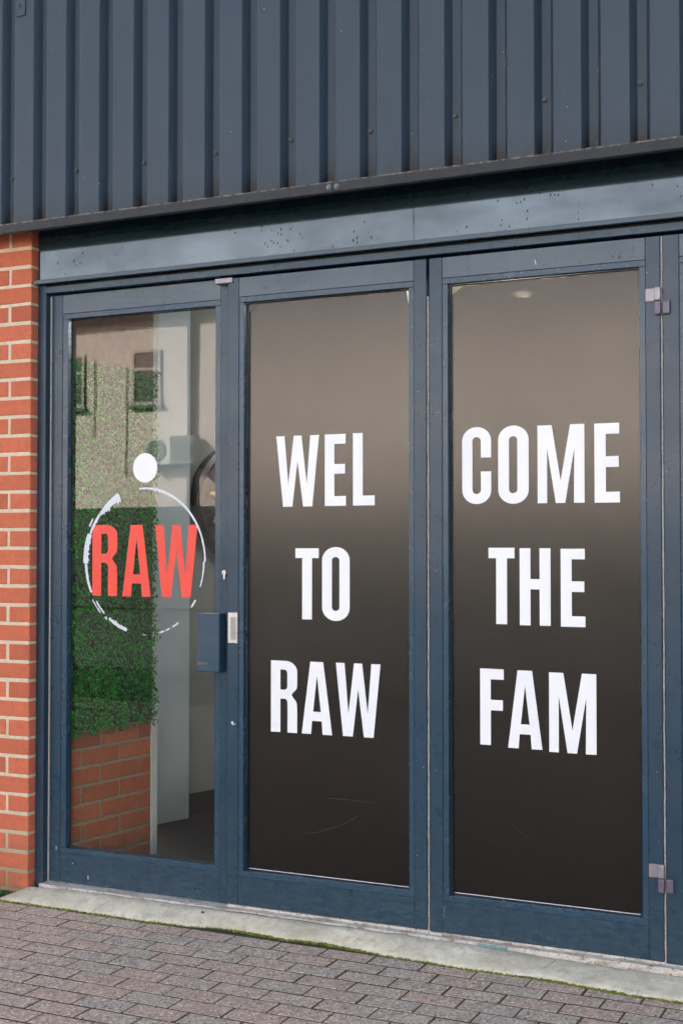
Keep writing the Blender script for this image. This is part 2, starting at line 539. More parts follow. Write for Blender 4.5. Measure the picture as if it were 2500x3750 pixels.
def edge_y(x):
    for (a, ya), (b, yb) in zip(EDGE, EDGE[1:]):
        if a <= x <= b: return ya + (yb - ya) * (x - a) / (b - a)
    return EDGE[0][1] if x < EDGE[0][0] else EDGE[-1][1]
for j in range(0, 60):
    yc = OY - PP * (j + .5)
    for i in range(-26, 44):
        x0 = OX + LP * (i + (OF * j) % 1.0)
        xc = x0 + LP / 2
        if xc < -4.1 or xc > 7.3 or yc < -5.5: continue
        # inside the part of the paving the camera sees, with a margin
        vis = (-.62 < xc < 2.85) and (yc > -1.42) and (yc > -.14 - (xc + .2) * 1.22 - .42) and (yc > -1.19 + (xc - .66) * .472 - .30)
        dz = rp.uniform(-.0008, .0008)
        if vis and count < 296:
            o = link('paver', rp.choice(pm), bed, (xc + rp.uniform(-.0012, .0012), yc + rp.uniform(-.001, .001), G + dz))
            o.rotation_euler = (rp.uniform(-.006, .006), rp.uniform(-.004, .004), rp.uniform(-.006, .006))
            count += 1
        else:
            rest.box(xc - LP / 2 + .003, xc + LP / 2 - .003, yc - PP / 2 + .003, yc + PP / 2 - .003, G - .05, G + dz)
# the cut course against the concrete
for i in range(-3, 20):
    x0 = OX + LP * (i - .30); xc = x0 + LP / 2
    if xc > 3.4: break
    yb = OY
    yt = max(edge_y(xc) + .012, OY + .012)
    yt = yb + .060
    bm = box(x0 + .003, x0 + LP - .003, yb + .003, yt, G - .05, G - .0035, bev=.004)
    if xc < 2.9 and count < 299:
        obj('paver', bm, 'paver', bed); count += 1
    else: bm.free()
o = rest.done('pavers', 'paver', bed); tag(o, kind='stuff')

# ------------------------------------------------------------------ concrete kerb under the doors
KZ = [(-.5, .205), (-.15, .209), (.1, .2165), (.9, .2175), (1.4, .2165), (1.75, .212), (2.1, .203), (3.7, .200)]
def kz(x):
    for (a, ya), (b, yb) in zip(KZ, KZ[1:]):
        if a <= x <= b: return ya + (yb - ya) * (x - a) / (b - a)
    return .205
bm = bmesh.new()
rk = random.Random(5)
N = 420; X0, X1 = -.150, 3.6
prev = None
for a in range(N + 1):
    x = X0 + (X1 - X0) * a / N
    ey = edge_y(x) + rk.uniform(-.0022, .0022) + .006 * math.sin(x * 23) * math.sin(x * 7.3)
    row = []
    iz = kz(x)
    for k, (f, zz) in enumerate(((0, iz - .003), (.06, iz), (.35, iz - .3 * (iz - .181)), (.70, iz - .68 * (iz - .181)), (.92, .1825), (1.0, .1755), (1.0, .150))):
        yy = -.0275 + (ey + .0275) * f
        if k == 6: yy -= .001
        row.append(bm.verts.new((x - (.0 if a else .075 * f), yy, zz + .0014 * math.sin(x * 31 + k) * (0 < k < 5))))
    if prev:
        for k in range(6): bm.faces.new((prev[k], row[k], row[k + 1], prev[k + 1]))
    else:
        bm.faces.new(row)
    prev = row
o = obj('concrete_kerb', bm, 'concrete', smooth=True); tag(o, kind='structure')

# soil, moss and crumbs in the corner by the pier
bm = Raw()
rs = random.Random(9)
for k in range(1500):
    x = rs.uniform(-.95, -.135); y = -.045 - abs(rs.gauss(0, .035))
    if x > -.23: y = max(y, -.05 - (-.135 - x) * .9)
    s_ = rs.uniform(.0025, .007)
    bm.blob(x, y, G - .002 + max(0, .012 + (y + .045) * .3), s_, rs, 1)
o = bm.done('soil', 'joint sand'); tag(o, kind='stuff')
bm = Raw()
def moss_at(x, y, z, r): bm.blob(x, y, z, r, rs)
x = -.42
while x < 3.0:
    dens = .5 + .5 * math.sin(x * 5.3 + 1) * math.sin(x * 11.7)
    if -.3 < x < .12 or 1.0 < x < 1.1 or .8 < x < .98 or 1.7 < x < 1.95 or 2.0 < x < 2.45: dens = max(dens, .75)
    for k in range(int(1 + 7 * dens)):
        yy = edge_y(x) - .004 + rs.gauss(-.002, .0045)
        moss_at(x + rs.uniform(-.004, .004), yy, G + rs.uniform(-.004, .004), rs.uniform(.0018, .0046))
    x += .0036
# moss in the first joints
for j in range(0, 7):
    yj = OY - PP * j
    for k in range(int(300 * (1 - j / 8))):
        xx = rs.uniform(-.3, 2.9)
        if math.sin(xx * 4.1 + j * 1.7) + math.sin(xx * 9.3 + j) > .35:
            moss_at(xx, yj + rs.uniform(-.0025, .0025), G - .0028, rs.uniform(.0018, .0034))
for j in range(0, 7):
    yc = OY - PP * (j + .5)
    for i in range(-2, 17):
        x0 = OX + LP * (i + (OF * j) % 1.0)
        if rs.random() < .65 - j * .06:
            for k in range(16):
                moss_at(x0 + rs.uniform(-.0025, .0025), yc + rs.uniform(-PP / 2, PP / 2), G - .0028, rs.uniform(.0018, .0034))
o = bm.done('moss', 'moss'); tag(o, kind='stuff')
# little weed
w = thing('weed', 'tiny bright green weed sprouting at the foot of the brick pier', 'weed', (-.255, -.085, G))
bm = bmesh.new()
for k in range(26):
    a = rs.uniform(0, 6.28); r = rs.uniform(.004, .030); h = rs.uniform(.006, .022)
    p = Vector((-.255 + r * math.cos(a), -.085 + .5 * r * math.sin(a), G + h)); s = rs.uniform(.004, .007)
    q = [p + Vector((s * math.cos(a + t) * 1.0, s * math.sin(a + t), .3 * s * math.sin(3 * t))) for t in (0, 1.5, 3.1, 4.7)]
    bm.faces.new([bm.verts.new(v) for v in q])
obj('leaf', bm, 'weed', w)

pb = Raw(); pb.blob(.655, -.072, kz(.655) - .006, .006, rs, 1); pb.blob(.661, -.070, kz(.66) - .006, .004, rs, 1)
o = pb.done('pebble', 'keyhole black'); tag(o, 'tiny black pebble lying on the concrete kerb below the left door', 'pebble')

# ------------------------------------------------------------------ brick pier
pier = thing('brick_pier', 'orange red brick pier with pale mortar at the left edge of the doors', 'brick wall', (-.6, .1, G))
XC, YF = -.162, -.040
ZM = 2.7396
obj('mortar', box(-1.6, XC - .0045, YF + .0022, .30, G - .05, 3.0), 'mortar', pier)
rb = random.Random(11)
def brick_mesh(lx, ly, lz, n, mat='red brick'):
    out = []
    for k in range(n):
        b = bmesh.new()
        bmesh.ops.create_cube(b, size=1)
        for v in b.verts:
            v.co = Vector((v.co.x * lx, v.co.y * ly, v.co.z * lz)) + Vector((rb.uniform(-1, 1), rb.uniform(-1, 1), rb.uniform(-1, 1))) * .0009
        bmesh.ops.bevel(b, geom=list(b.edges), offset=.0028, segments=1, affect='EDGES')
        me = bpy.data.meshes.new('brick'); b.to_mesh(me); b.free(); me.materials.append(M[mat]); out.append(me)
    return out
bs = brick_mesh(.2135, .1025, .0632, 3)
bh = brick_mesh(.1012, .215, .0632, 3)
for k in range(-3, 35):
    zc = ZM - .075 * k - .0375
    if zc < G + .02 - .04: continue
    x = XC
    first = True
    while x > -.95:
        head = first and (k % 2 == 1)
        lx = .1025 if head else .215
        o = link('brick', rb.choice(bh if head else bs), pier, (x - lx / 2, YF + (.215 if head else .1025) / 2 + rb.uniform(-.0008, .0008), zc + rb.uniform(-.0006, .0006)))
        x -= lx + .010
        first = False

# ------------------------------------------------------------------ corrugated cladding
clad = thing('metal_cladding', 'blue grey vertically ribbed metal cladding above the glazed doors', 'cladding', (1.2, -.12, 2.8))
CX, CP, CW, YC, YV = -.157, .1546, .0905, -.155, -.121
def sheet(k0, k1, ztop=6.2, lift=0.0):
    prof = []
    for k in range(k0, k1):
        x = CX + CP * k
        prof += [(x, YC), (x + .004, YC - .0008), (x + CW - .004, YC - .0008), (x + CW, YC), (x + CW + .017, YV), (x + CP - .017, YV)]
    prof.append((CX + CP * k1, YC))
    if k1 < 24: prof.append((CX + CP * k1 + .045, YC - .0009))   # side lap over the next sheet
    prof = [(x, y - lift) for x, y in prof]
    bm = bmesh.new()
    zs = [2.806, 2.83, 3.2, 3.8, 4.6, ztop]
    fr = [[bm.verts.new((x, y, z)) for x, y in prof] for z in zs]
    bk = [[bm.verts.new((x, y + .0009, z)) for x, y in prof] for z in zs]
    n = len(prof)
    for r in range(len(zs) - 1):
        for i in range(n - 1):
            bm.faces.new((fr[r][i], fr[r][i + 1], fr[r + 1][i + 1], fr[r + 1][i]))
            bm.faces.new((bk[r][i], bk[r + 1][i], bk[r + 1][i + 1], bk[r][i + 1]))
        bm.faces.new((fr[r][0], fr[r + 1][0], bk[r + 1][0], bk[r][0]))
        bm.faces.new((fr[r][-1], bk[r][-1], bk[r + 1][-1], fr[r + 1][-1]))
    for i in range(n - 1): bm.faces.new((fr[0][i], bk[0][i], bk[0][i + 1], fr[0][i + 1]))
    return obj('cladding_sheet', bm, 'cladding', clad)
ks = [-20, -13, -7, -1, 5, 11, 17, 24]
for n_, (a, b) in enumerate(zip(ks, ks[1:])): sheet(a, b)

def screw_mesh(name, mats, r=.0120):
    bm = bmesh.new()
    add_cyl(bm, (0, 0, 0), (0, -.0022, 0), r, r, 16)
    nw = len(bm.faces)
    add_cyl(bm, (0, -.0020, 0), (0, -.0040, 0), r * .84, r * .62, 16)
    add_cyl(bm, (0, -.0036, 0), (0, -.0085, 0), r * .52, r * .50, 6)
    for i, f in enumerate(bm.faces): f.material_index = 0 if i < nw else 1
    me = bpy.data.meshes.new(name); bmesh.ops.recalc_face_normals(bm, faces=bm.faces); bm.to_mesh(me); bm.free()
    for m in mats: me.materials.append(M[m])
    return me
sm = screw_mesh('screw', ('washer rubber', 'screw paint'))
for k in range(-1, 11):
    x = .1165 + .3088 * (k - 1)
    zz = [2.998, 2.992, 2.984, 2.98, 2.988, 2.978, 2.987, 2.997, 3.005][k] if 0 <= k < 9 else 2.99
    o = link('screw', sm, clad, (x, YV + .0005, zz))
    o.rotation_euler = (0, rb.uniform(0, 1), 0)
# small drilled bracket on one crest, top left
bk_ = obj('bracket_plate', box(-.152, -.106, YC - .006, YC - .0012, 3.622, 3.76, bev=.001), 'cladding', clad)
obj('bolt_hole', cyl((-.128, YC - .0058, 3.662), (-.128, YC - .0066, 3.662), .0095), 'keyhole black', bk_)
for dx in (-.010, .010):
    obj('rivet', cyl((-.128 + dx, YC - .0058, 3.636), (-.128 + dx, YC - .0072, 3.636), .0022, n=8), 'screw paint', bk_)

# bottom trim: folded flange in lengths
trim = thing('drip_trim', 'long dark metal drip trim along the bottom edge of the ribbed cladding', 'trim', (1.2, -.17, 2.78))
def trim_section(x0, x1):
    prof = [(-.1735, 2.806), (-.1735, 2.771), (-.1715, 2.7685), (-.150, 2.7685), (-.150, 2.770), (-.1718, 2.771), (-.1722, 2.8045), (-.118, 2.8075), (-.118, 2.809)]
    bm = bmesh.new()
    a = [bm.verts.new((x0, y, z)) for y, z in prof]; b = [bm.verts.new((x1, y, z)) for y, z in prof]
    for i in range(len(prof)):
        j = (i + 1) % len(prof)
        bm.faces.new((a[i], a[j], b[j], b[i]))
    bm.faces.new(a); bm.faces.new(b[::-1])
    return obj('trim_section', bm, 'trim metal', trim)
trim_section(-3.2, 1.2315); trim_section(1.2325, 3.8)
sm2 = screw_mesh('screw', ('screw steel', 'screw steel'), .0095)
for x in (1.217, 1.246): link('screw', sm2, trim, (x, -.1735, 2.787))

# void and structure behind the trim
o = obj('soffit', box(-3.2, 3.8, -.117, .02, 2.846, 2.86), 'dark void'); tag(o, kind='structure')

# ------------------------------------------------------------------ header panels, flashing, frame
hd = thing('header_panel', 'weathered grey blue flat metal panel between cladding trim and door head', 'metal panel', (1.2, -.005, 2.6))
part('panel', 'header paint', hd, -.142, 1.4652, -.012, .010, 2.606, 2.845, bev=.0008)
part('panel', 'header paint', hd, 1.4662, 3.8, -.0118, .010, 2.606, 2.845, bev=.0008)

fr = thing('door_frame', 'dark blue metal frame with jamb, head and threshold around the doors', 'door frame', (1.2, .03, .2))
part('jamb', 'jamb paint', fr, -.1605, -.1215, 0, .10, .19, 2.845, bev=.002)
part('jamb_stop', 'jamb paint', fr, -.1215, -.116, .034, .09, .20, 2.56, bev=.001)
part('gasket', 'brush seal', fr, -.1195, -.1135, .026, .040, .215, 2.550, bev=.001)
part('head', 'frame paint', fr, -.1213, 3.6, -.0005, .09, 2.5575, 2.5850, bev=.002)
part('head_gap_shade', 'dark void', fr, -.1211, 3.6, .006, .012, 2.5855, 2.5925, bev=0)  # black strip standing in for the shade between head and flashing
part('head_light_block', 'dark void', fr, -.12, 3.6, .0790, .10, 2.50, 2.5573, bev=0)  # dark filler added to block room light above the leaves
# drip flashing with a shallow front lip
bm = box(-.158, 3.7, -.032, -.0123, 2.5915, 2.6075, bev=.0015)
obj('drip_flashing', bm, 'flashing', fr)
bm = box(-.120, 3.6, -.027, .085, .190, .2218, bev=.002)
obj('threshold', bm, 'aluminium strip', fr)
obj('threshold_track', box(.714, 3.6, .004, .058, .2217, .2312, bev=.001), 'aluminium strip', fr)
part('top_clip', 'hinge metal', fr, .664, .738, -.008, .028, 2.528, 2.5475, bev=.0015)
part('strip_fragment', 'blue plastic', fr, 1.705, 1.800, -.0340, -.0275, .2120, .2180, bev=.0008)

# ------------------------------------------------------------------ letters
def arc(cx, cy, rx, ry, a0, a1, n=10):
    return [(cx + rx * math.cos(R(a0 + (a1 - a0) * k / n)), cy + ry * math.sin(R(a0 + (a1 - a0) * k / n))) for k in range(n + 1)]
def glyph(ch):
    if ch == 'W': return [[(0, 1), (.196, 1), (.284, .305), (.412, 1), (.592, 1), (.716, .315), (.797, 1), (1, 1), (.846, 0), (.632, 0), (.502, .646), (.382, 0), (.162, 0)]]
    if ch == 'E': return [[(0, 0), (0, 1), (.985, 1), (.985, .865), (.45, .865), (.45, .583), (.96, .583), (.96, .447), (.45, .447), (.45, .136), (1, .136), (1, 0)]]
    if ch == 'F': return [[(0, 0), (0, 1), (1, 1), (1, .862), (.45, .862), (.45, .594), (.96, .594), (.96, .457), (.45, .457), (.45, 0)]]
    if ch == 'L': return [[(0, 0), (0, 1), (.45, 1), (.45, .136), (1, .136), (1, 0)]]
    if ch == 'T': return [[(0, 1), (1, 1), (1, .863), (.712, .863), (.712, 0), (.293, 0), (.293, .863), (0, .863)]]
    if ch == 'H': return [[(0, 0), (0, 1), (.35, 1), (.35, .60), (.648, .60), (.648, 1), (1, 1), (1, 0), (.648, 0), (.648, .467), (.35, .467), (.35, 0)]]
    if ch == 'M': return [[(0, 0), (0, 1), (.305, 1), (.495, .285), (.70, 1), (1, 1), (1, 0), (.775, 0), (.79, .705), (.59, 0), (.39, 0), (.205, .71), (.205, 0)]]
    if ch == 'A': return [[(0, 0), (.284, 1), (.705, 1), (1, 0), (.69, 0), (.66, .183), (.34, .183), (.31, 0)], [(.375, .31), (.632, .31), (.5, .81)]]
    if ch == 'O':
        o_ = arc(.5, .82, .5, .18, 0, 180, 16) + arc(.5, .18, .5, .18, 180, 360, 16)
        i_ = arc(.4925, .815, .1385, .05, 0, 180, 12) + arc(.4925, .185, .1385, .05, 180, 360, 12)
        return [o_, i_]
    if ch == 'C':
        p = [(1, .602)] + arc(.5, .82, .5, .18, 0, 180, 16) + arc(.5, .18, .5, .18, 180, 360, 16) + [(1, .42), (.648, .42)]
        p += arc(.5, .185, .148, .055, 360, 180, 12) + arc(.5, .815, .148, .055, 180, 0, 12) + [(.648, .602)]
        return [p]
    if ch == 'R':
        p = [(0, 0), (0, 1)] + [(.55, 1)] + arc(.55, .85, .45, .15, 80, 0, 8) + [(1, .68)] + arc(.72, .66, .28, .105, -5, -62, 6)[1:] + [(.79, .524)]
        p += arc(.70, .38, .29, .12, 55, 0, 6) + [(1, .30), (1, 0), (.635, 0), (.635, .40)] + arc(.545, .40, .09, .068, 0, 90, 6) + [(.36, .468), (.36, 0)]
        hole = [(.36, .594), (.36, .877)] + [(.52, .877)] + arc(.52, .82, .107, .057, 80, 0, 6) + [(.627, .65)] + arc(.52, .65, .107, .056, 0, -80, 6)
        return [p, hole]
def letter(ch, x0, x1, z0, z1, y, parent, mat, name='letter'):
    polys = [[(x0 + (x1 - x0) * px, z0 + (z1 - z0) * pz) for px, pz in pl] for pl in glyph(ch)]
    bm = curve_mesh(polys, .0007)
    for v in bm.verts: v.co = Vector((v.co.x, y - v.co.z, v.co.y))
    return obj(name, bm, mat, parent)

# ------------------------------------------------------------------ door leaves
def leaf(root, x0, x1, yf, z0, z1, sl, sr, bw, bt, br_, zb, zt, glass_y, name_mat='door paint', right_bead=True):
    """stiles, rails, beads; returns the glazing opening"""
    dp = .048
    gx0, gx1 = x0 + sl + bw, x1 - sr - (bw if right_bead else 0)
    part('stile', name_mat, root, x0, x0 + sl, yf, yf + dp, z0, z1, bev=.002)
    part('stile', name_mat, root, x1 - sr, x1, yf, yf + dp, z0, z1, bev=.002)
    part('top_rail', 'rail paint', root, x0 + sl + .0004, x1 - sr - .0004, yf + .0012, yf + dp - .001, zt + bt, z1 - .0006, bev=.0012)
    part('bottom_rail', name_mat, root, x0 + sl + .0004, x1 - sr - .0004, yf + .0012, yf + dp - .001, z0 + .0006, zb - br_, bev=.0012)
    yb = yf + .0030
    ye = glass_y - .0015
    part('glazing_bead', 'door bead', root, x0 + sl + .0004, gx0, yb, ye, zb, zt, bev=.001)
    if right_bead: part('glazing_bead', 'door bead', root, gx1, x1 - sr - .0004, yb, ye, zb, zt, bev=.001)
    part('glazing_bead', 'door bead', root, x0 + sl + .0004, x1 - sr - .0004, yb - .0008, ye, zt + .0004, zt + bt - .0006, bev=.001)
    part('glazing_bead', 'door bead', root, x0 + sl + .0004, x1 - sr - .0004, yb - .0008, ye, zb - br_ + .0006, zb - .0004, bev=.001)
    return gx0, gx1, zb, zt
def gasket(root, gx0, gx1, zb, zt, y):
    bm = bmesh.new()
    w = .0045
    add_box(bm, gx0, gx0 + w, y - .002, y + .003, zb, zt); add_box(bm, gx1 - w, gx1, y - .002, y + .003, zb, zt)
    add_box(bm, gx0 + w, gx1 - w, y - .002, y + .003, zt - w, zt); add_box(bm, gx0 + w, gx1 - w, y - .002, y + .003, zb, zb + w)
    obj('gasket', bm, 'black rubber', root)

# leaf 1: clear glass, logo, lock
d1 = thing('glass_door', 'clear glazed door leaf with round red and white RAW logo', 'door', (.30, .05, .222))
gx0, gx1, zb, zt = leaf(d1, -.113, .7125, .030, .2225, 2.553, .051, .0445, .025, .021, .021, .357, 2.455, .060, right_bead=True)
gasket(d1, gx0, gx1, zb, zt, .0610)
obj('glass_pane', box(gx0 - .006, gx1 + .006, .0605, .0665, zb - .006, zt + .006), 'clear glass', d1)
LY = .0600
logo_col = {'R': (.0663, .1839, 1.3527, 1.6323), 'A': (.2085, .3402, 1.3524, 1.6313), 'W': (.3601, .5498, 1.3527, 1.63)}
for ch, q in logo_col.items(): letter(ch, *q, LY, d1, 'red vinyl')
def flat(polys, y, mat, parent, name):
    bm = curve_mesh(polys, .0005)
    for v in bm.verts: v.co = Vector((v.co.x, y - v.co.z, v.co.y))
    return obj(name, bm, mat, parent)
flat([arc(.3118, 1.853, .0553, .0575, 0, 360, 48)[:-1]], LY, 'white vinyl', d1, 'logo_dot')
rr = random.Random(21)
def brush(a0, a1, w0, w1, rad=0.0, jag=.004, y=LY - .0006, seg=None):
    n = max(4, int(abs(a1 - a0) * (seg or 1.3)))
    inn, out = [], []
    ph = rr.uniform(0, 6)
    for k in range(n + 1):
        f = k / n
        a = R(a0 + (a1 - a0) * f)
        w = (w0 + (w1 - w0) * f) / 2
        e = .35 if k in (0, n) else 1
        ro = 1 + rad + w * e + rr.uniform(-jag, jag) * .3
        ri = 1 + rad - w * e - abs(rr.gauss(0, jag)) * (1 if rr.random() < .8 else 2.2)
        out.append((.3098 + .2745 * ro * math.cos(a), 1.489 + .2845 * ro * math.sin(a)))
        inn.append((.3098 + .2745 * ri * math.cos(a), 1.489 + .2845 * ri * math.sin(a)))
    return flat([out + inn[::-1]], y, 'pale vinyl', d1, 'logo_stroke')
brush(95, 62, .020, .030, 0, .007)
brush(62.3, 0, .030, .022, 0, .003)
brush(0.2, -20, .022, .012, -.018, .004)
brush(-31, -38.5, .024, .020, -.01, .006, seg=1)
brush(-55, -62, .020, .014, 0, .006); brush(-64, -69, .010, .016, 0, .005); brush(-70, -75, .016, .012, 0, .004)
brush(-88, -91, .010, .010, 0, .002, seg=2)
brush(-107, -127, .040, .030, -.012, .014)
brush(-128, -131, .016, .014, .02, .006, seg=2)
brush(-133, -146, .020, .018, -.012, .006); brush(-136, -149, .012, .010, .03, .005)
brush(-154, -178, .030, .040, 0, .007)
brush(-178, -202, .068, .070, .01, .014)
brush(-202, -222, .030, .034, 0, .005)
brush(-221, -245, .050, .110, -.01, .014)
brush(-207, -214, .018, .02, .06, .006)
# lock cylinder, euro profile
lk = obj('lock_cylinder', cyl((.6882, .031, 1.4505), (.6882, .022, 1.4505), .0083, n=24), 'satin metal', d1)
obj('cylinder_tail', box(.6842, .6922, .0225, .031, 1.4235, 1.446, bev=.0025, seg=2), 'satin metal', lk)
obj('keyhole', box(.6871, .6893, .0212, .0222, 1.4475, 1.4545), 'keyhole black', lk)
# security cover box over the latch
bm = box(.5955, .6905, -.016, .0285, 1.0805, 1.2985, bev=.0055, seg=3)
cv = obj('latch_cover', bm, 'cover paint', d1)
obj('worn_edge', box(.600, .6845, -.0100, .0220, 1.2984, 1.2990), 'satin metal', cv)

obj('scuff', box(.598, .640, -.0163, -.0158, 1.108, 1.117), 'scuff brown', cv)

# leaf 2, 3, 4
def film(root, x0, x1, z0, z1, y, seed):
    r_ = random.Random(seed)
    pts = []
    def side(p, q, n, nx, nz, amp):
        for k in range(n):
            f = k / n
            w = amp * (math.sin(f * 9 + seed) * .6 + r_.uniform(-.5, .5))
            pts.append((p[0] + (q[0] - p[0]) * f + nx * w, p[1] + (q[1] - p[1]) * f + nz * w))
    c = .012
    side((x0 + c, z0), (x1 - c, z0), 26, 0, 1, .0016)
    side((x1, z0 + c), (x1, z1 - c), 40, 1, 0, .0010)
    side((x1 - c, z1), (x0 + c * 1.2, z1), 26, 0, 1, .0018)
    side((x0, z1 - c * 2.4), (x0, z0 + c), 40, 1, 0, .0008)
    bm = curve_mesh([pts], .0004)
    for v in bm.verts: v.co = Vector((v.co.x, y - v.co.z, v.co.y))
    return obj('window_film', bm, 'window film', root)
WORDS2 = [('W', .9048, 1.0793, 1.6925, 1.9513), ('E', 1.1028, 1.1865, 1.6931, 1.9511), ('L', 1.2145, 1.2989, 1.6932, 1.9519),
          ('T', .9842, 1.0782, 1.2832, 1.5407), ('O', 1.0921, 1.2013, 1.2803, 1.5453),
          ('R', .884, .9915, .8705, 1.1303), ('A', 1.0104, 1.1321, .8710, 1.1311), ('W', 1.1469, 1.3208, .8718, 1.1314)]
WORDS3 = [('C', 1.6275, 1.7316, 1.6922, 1.9561), ('O', 1.7569, 1.8638, 1.6914, 1.9563), ('M', 1.8948, 2.0544, 1.6919, 1.9526), ('E', 2.088, 2.1715, 1.6911, 1.9516),
          ('T', 1.7214, 1.8131, 1.2846, 1.5428), ('H', 1.8312, 1.9378, 1.2829, 1.5414), ('E', 1.9725, 2.0553, 1.2816, 1.5397),
          ('F', 1.6902, 1.774, .8745, 1.1324), ('A', 1.7887, 1.9079, .8699, 1.1309), ('M', 1.9312, 2.0904, .8654, 1.1287)]
def film_leaf(root, x0, x1, sl, words, seed, z0=.2365):
    gx0, gx1, zb, zt = leaf(root, x0, x1, 0.0, z0, 2.546, sl, .047, .020, .021, .021, .3585, 2.452, .030)
    gasket(root, gx0, gx1, zb, zt, .0325)
    obj('glass_pane', box(gx0 - .006, gx1 + .006, .0318, .0378, zb - .006, zt + .006), 'clear glass', root)
    film(root, gx0 + .0075, gx1 - .007, zb + .0075, zt - .0055, .0300, seed)
    obj('film_edge', box(gx0 + .012, gx1 - .014, .0292, .0316, zb + .0042, zb + .0064), 'pale vinyl', root)
    for q in words: letter(*q, .0292, root, 'white vinyl')
d2 = thing('glazed_door_leaf', 'dark film door leaf lettered WEL TO RAW with flush pull', 'door', (1.11, .02, .236))
film_leaf(d2, .7155, 1.507, .047, WORDS2, 3, .2335)
d3 = thing('glazed_door_leaf', 'dark film door leaf lettered COME THE FAM with two silver hinges', 'door', (1.91, .02, .232))
film_leaf(d3, 1.5175, 2.311, .048, WORDS3, 8, .2300)
d4 = thing('glazed_door_leaf', 'blue door leaf cut off by the right edge, beyond the hinges', 'door', (2.72, .02, .230))
film_leaf(d4, 2.3195, 3.14, .052, [], 15, .2270)
d2['group'] = d3['group'] = d4['group'] = 'door leaves with dark window film'

# seals in the gaps
def seal(root, x, z0, z1):
    bm = bmesh.new(); n = 90; r_ = random.Random(int(x * 100)); prev = None
    for k in range(n + 1):
        z = z0 + (z1 - z0) * k / n; w = .0032 + r_.uniform(-.0005, .0006); dx = r_.uniform(-.0006, .0006)
        cur = [bm.verts.new((x + dx + w * math.cos(R(a)), .006 - w * math.sin(R(a)), z)) for a in (0, 45, 90, 135, 180)]
        cur += [bm.verts.new((x + dx - w, .012, z)), bm.verts.new((x + dx + w, .012, z))]
        if prev:
            for i in range(7): bm.faces.new((prev[i], prev[(i + 1) % 7], cur[(i + 1) % 7], cur[i]))
        prev = cur
    obj('brush_seal', bm, 'brush seal', root)
seal(d2, 1.5115, .212, 2.415)
seal(d3, 2.3152, .215, 2.545)
# flush pull on leaf 2
# chips in the paint and scratches in the film
def chip(root, x, z, y, w, h, ang=0, mat='pale vinyl', name='paint_chip'):
    bm = box(-w / 2, w / 2, -.0003, .0002, -h / 2, h / 2)
    for v in bm.verts: v.co = Vector((x, y, z)) + Matrix.Rotation(R(ang), 3, 'Y') @ v.co
    return obj(name, bm, mat, root)
chip(d3, 1.8985, 2.4975, .0011, .0022, .017, -14)
chip(d2, .738, .898, -.0002, .008, .009, 30); chip(d2, .744, .892, -.0002, .003, .014, 70)
chip(d1, .074, .253, .0310, .0028, .015); chip(d1, -.079, .353, .0299, .0035, .014); chip(d1, .0, .300, .0310, .004, .004)
chip(d3, 1.5675, .300, .0010, .0022, .040, mat='hinge metal')
def scratch(root, pts, w):
    up = [(x, z + w / 2) for x, z in pts]; dn = [(x, z - w / 2) for x, z in pts]
    if abs(pts[0][0] - pts[-1][0]) < .02: up = [(x + w / 2, z) for x, z in pts]; dn = [(x - w / 2, z) for x, z in pts]
    bm = curve_mesh([up + dn[::-1]], .0003)
    for v in bm.verts: v.co = Vector((v.co.x, .0293 - v.co.z, v.co.y))
    obj('scratch', bm, 'scratch grey', root)
simple('scratch grey', (.028, .026, .025), .6)
scratch(d2, [(1.016, .511), (1.07, .520), (1.115, .535), (1.18, .560), (1.233, .593)], .0016)
scratch(d2, [(1.104, .646), (1.20, .647), (1.307, .644)], .0012)
scratch(d3, [(1.80, .62), (1.84, .585), (1.87, .57)], .0012)
fp = obj('flush_pull', box(.7195, .7600, -.0025, .001, 1.190, 1.3035, bev=.0012), 'satin metal', d2)
bm = bmesh.new()
add_box(bm, .7300, .7325, -.0042, -.0024, 1.2010, 1.2895); add_box(bm, .7555, .7575, -.0042, -.0024, 1.2010, 1.2895)
add_box(bm, .7325, .7555, -.0042, -.0024, 1.2870, 1.2895); add_box(bm, .7325, .7555, -.0042, -.0024, 1.2010, 1.2030)
obj('pull_rim', bm, 'satin metal', fp)
simple('pull recess', (.30, .32, .31), .5, .5)
obj('pull_recess', box(.7326, .7554, -.0031, -.0024, 1.2031, 1.2869), 'pull recess', fp)
for z in (1.2975, 1.1955):
    obj('screw', cyl((.7397, -.0024, z), (.7397, -.0050, z), .0042, .0034, n=12), 'satin metal', fp)
# hinges on leaf 3
for zt_ in (2.3345, .4965):
    hg = obj('hinge', box(2.2655, 2.2950, -.0075, .0005, zt_ - .0005, zt_ + .0420, bev=.0012), 'hinge metal', d3)
    obj('knuckle', box(2.2960, 2.3160, -.0190, .0004, zt_ + .0005, zt_ + .0435, bev=.0045, seg=2), 'hinge metal', hg)
    obj('knuckle', box(2.2965, 2.3160, -.0185, .0004, zt_ - .0450, zt_ - .0010, bev=.0045, seg=2), 'hinge dull', hg)
    obj('hinge_leaf', box(2.3215, 2.3440, -.0150, -.0006, zt_ - .0445, zt_ - .0010, bev=.0040, seg=2), 'hinge dull', hg)
part('foot_block', 'aluminium strip', d3, 1.5200, 1.5640, -.004, .020, .2215, .2285, bev=.001)

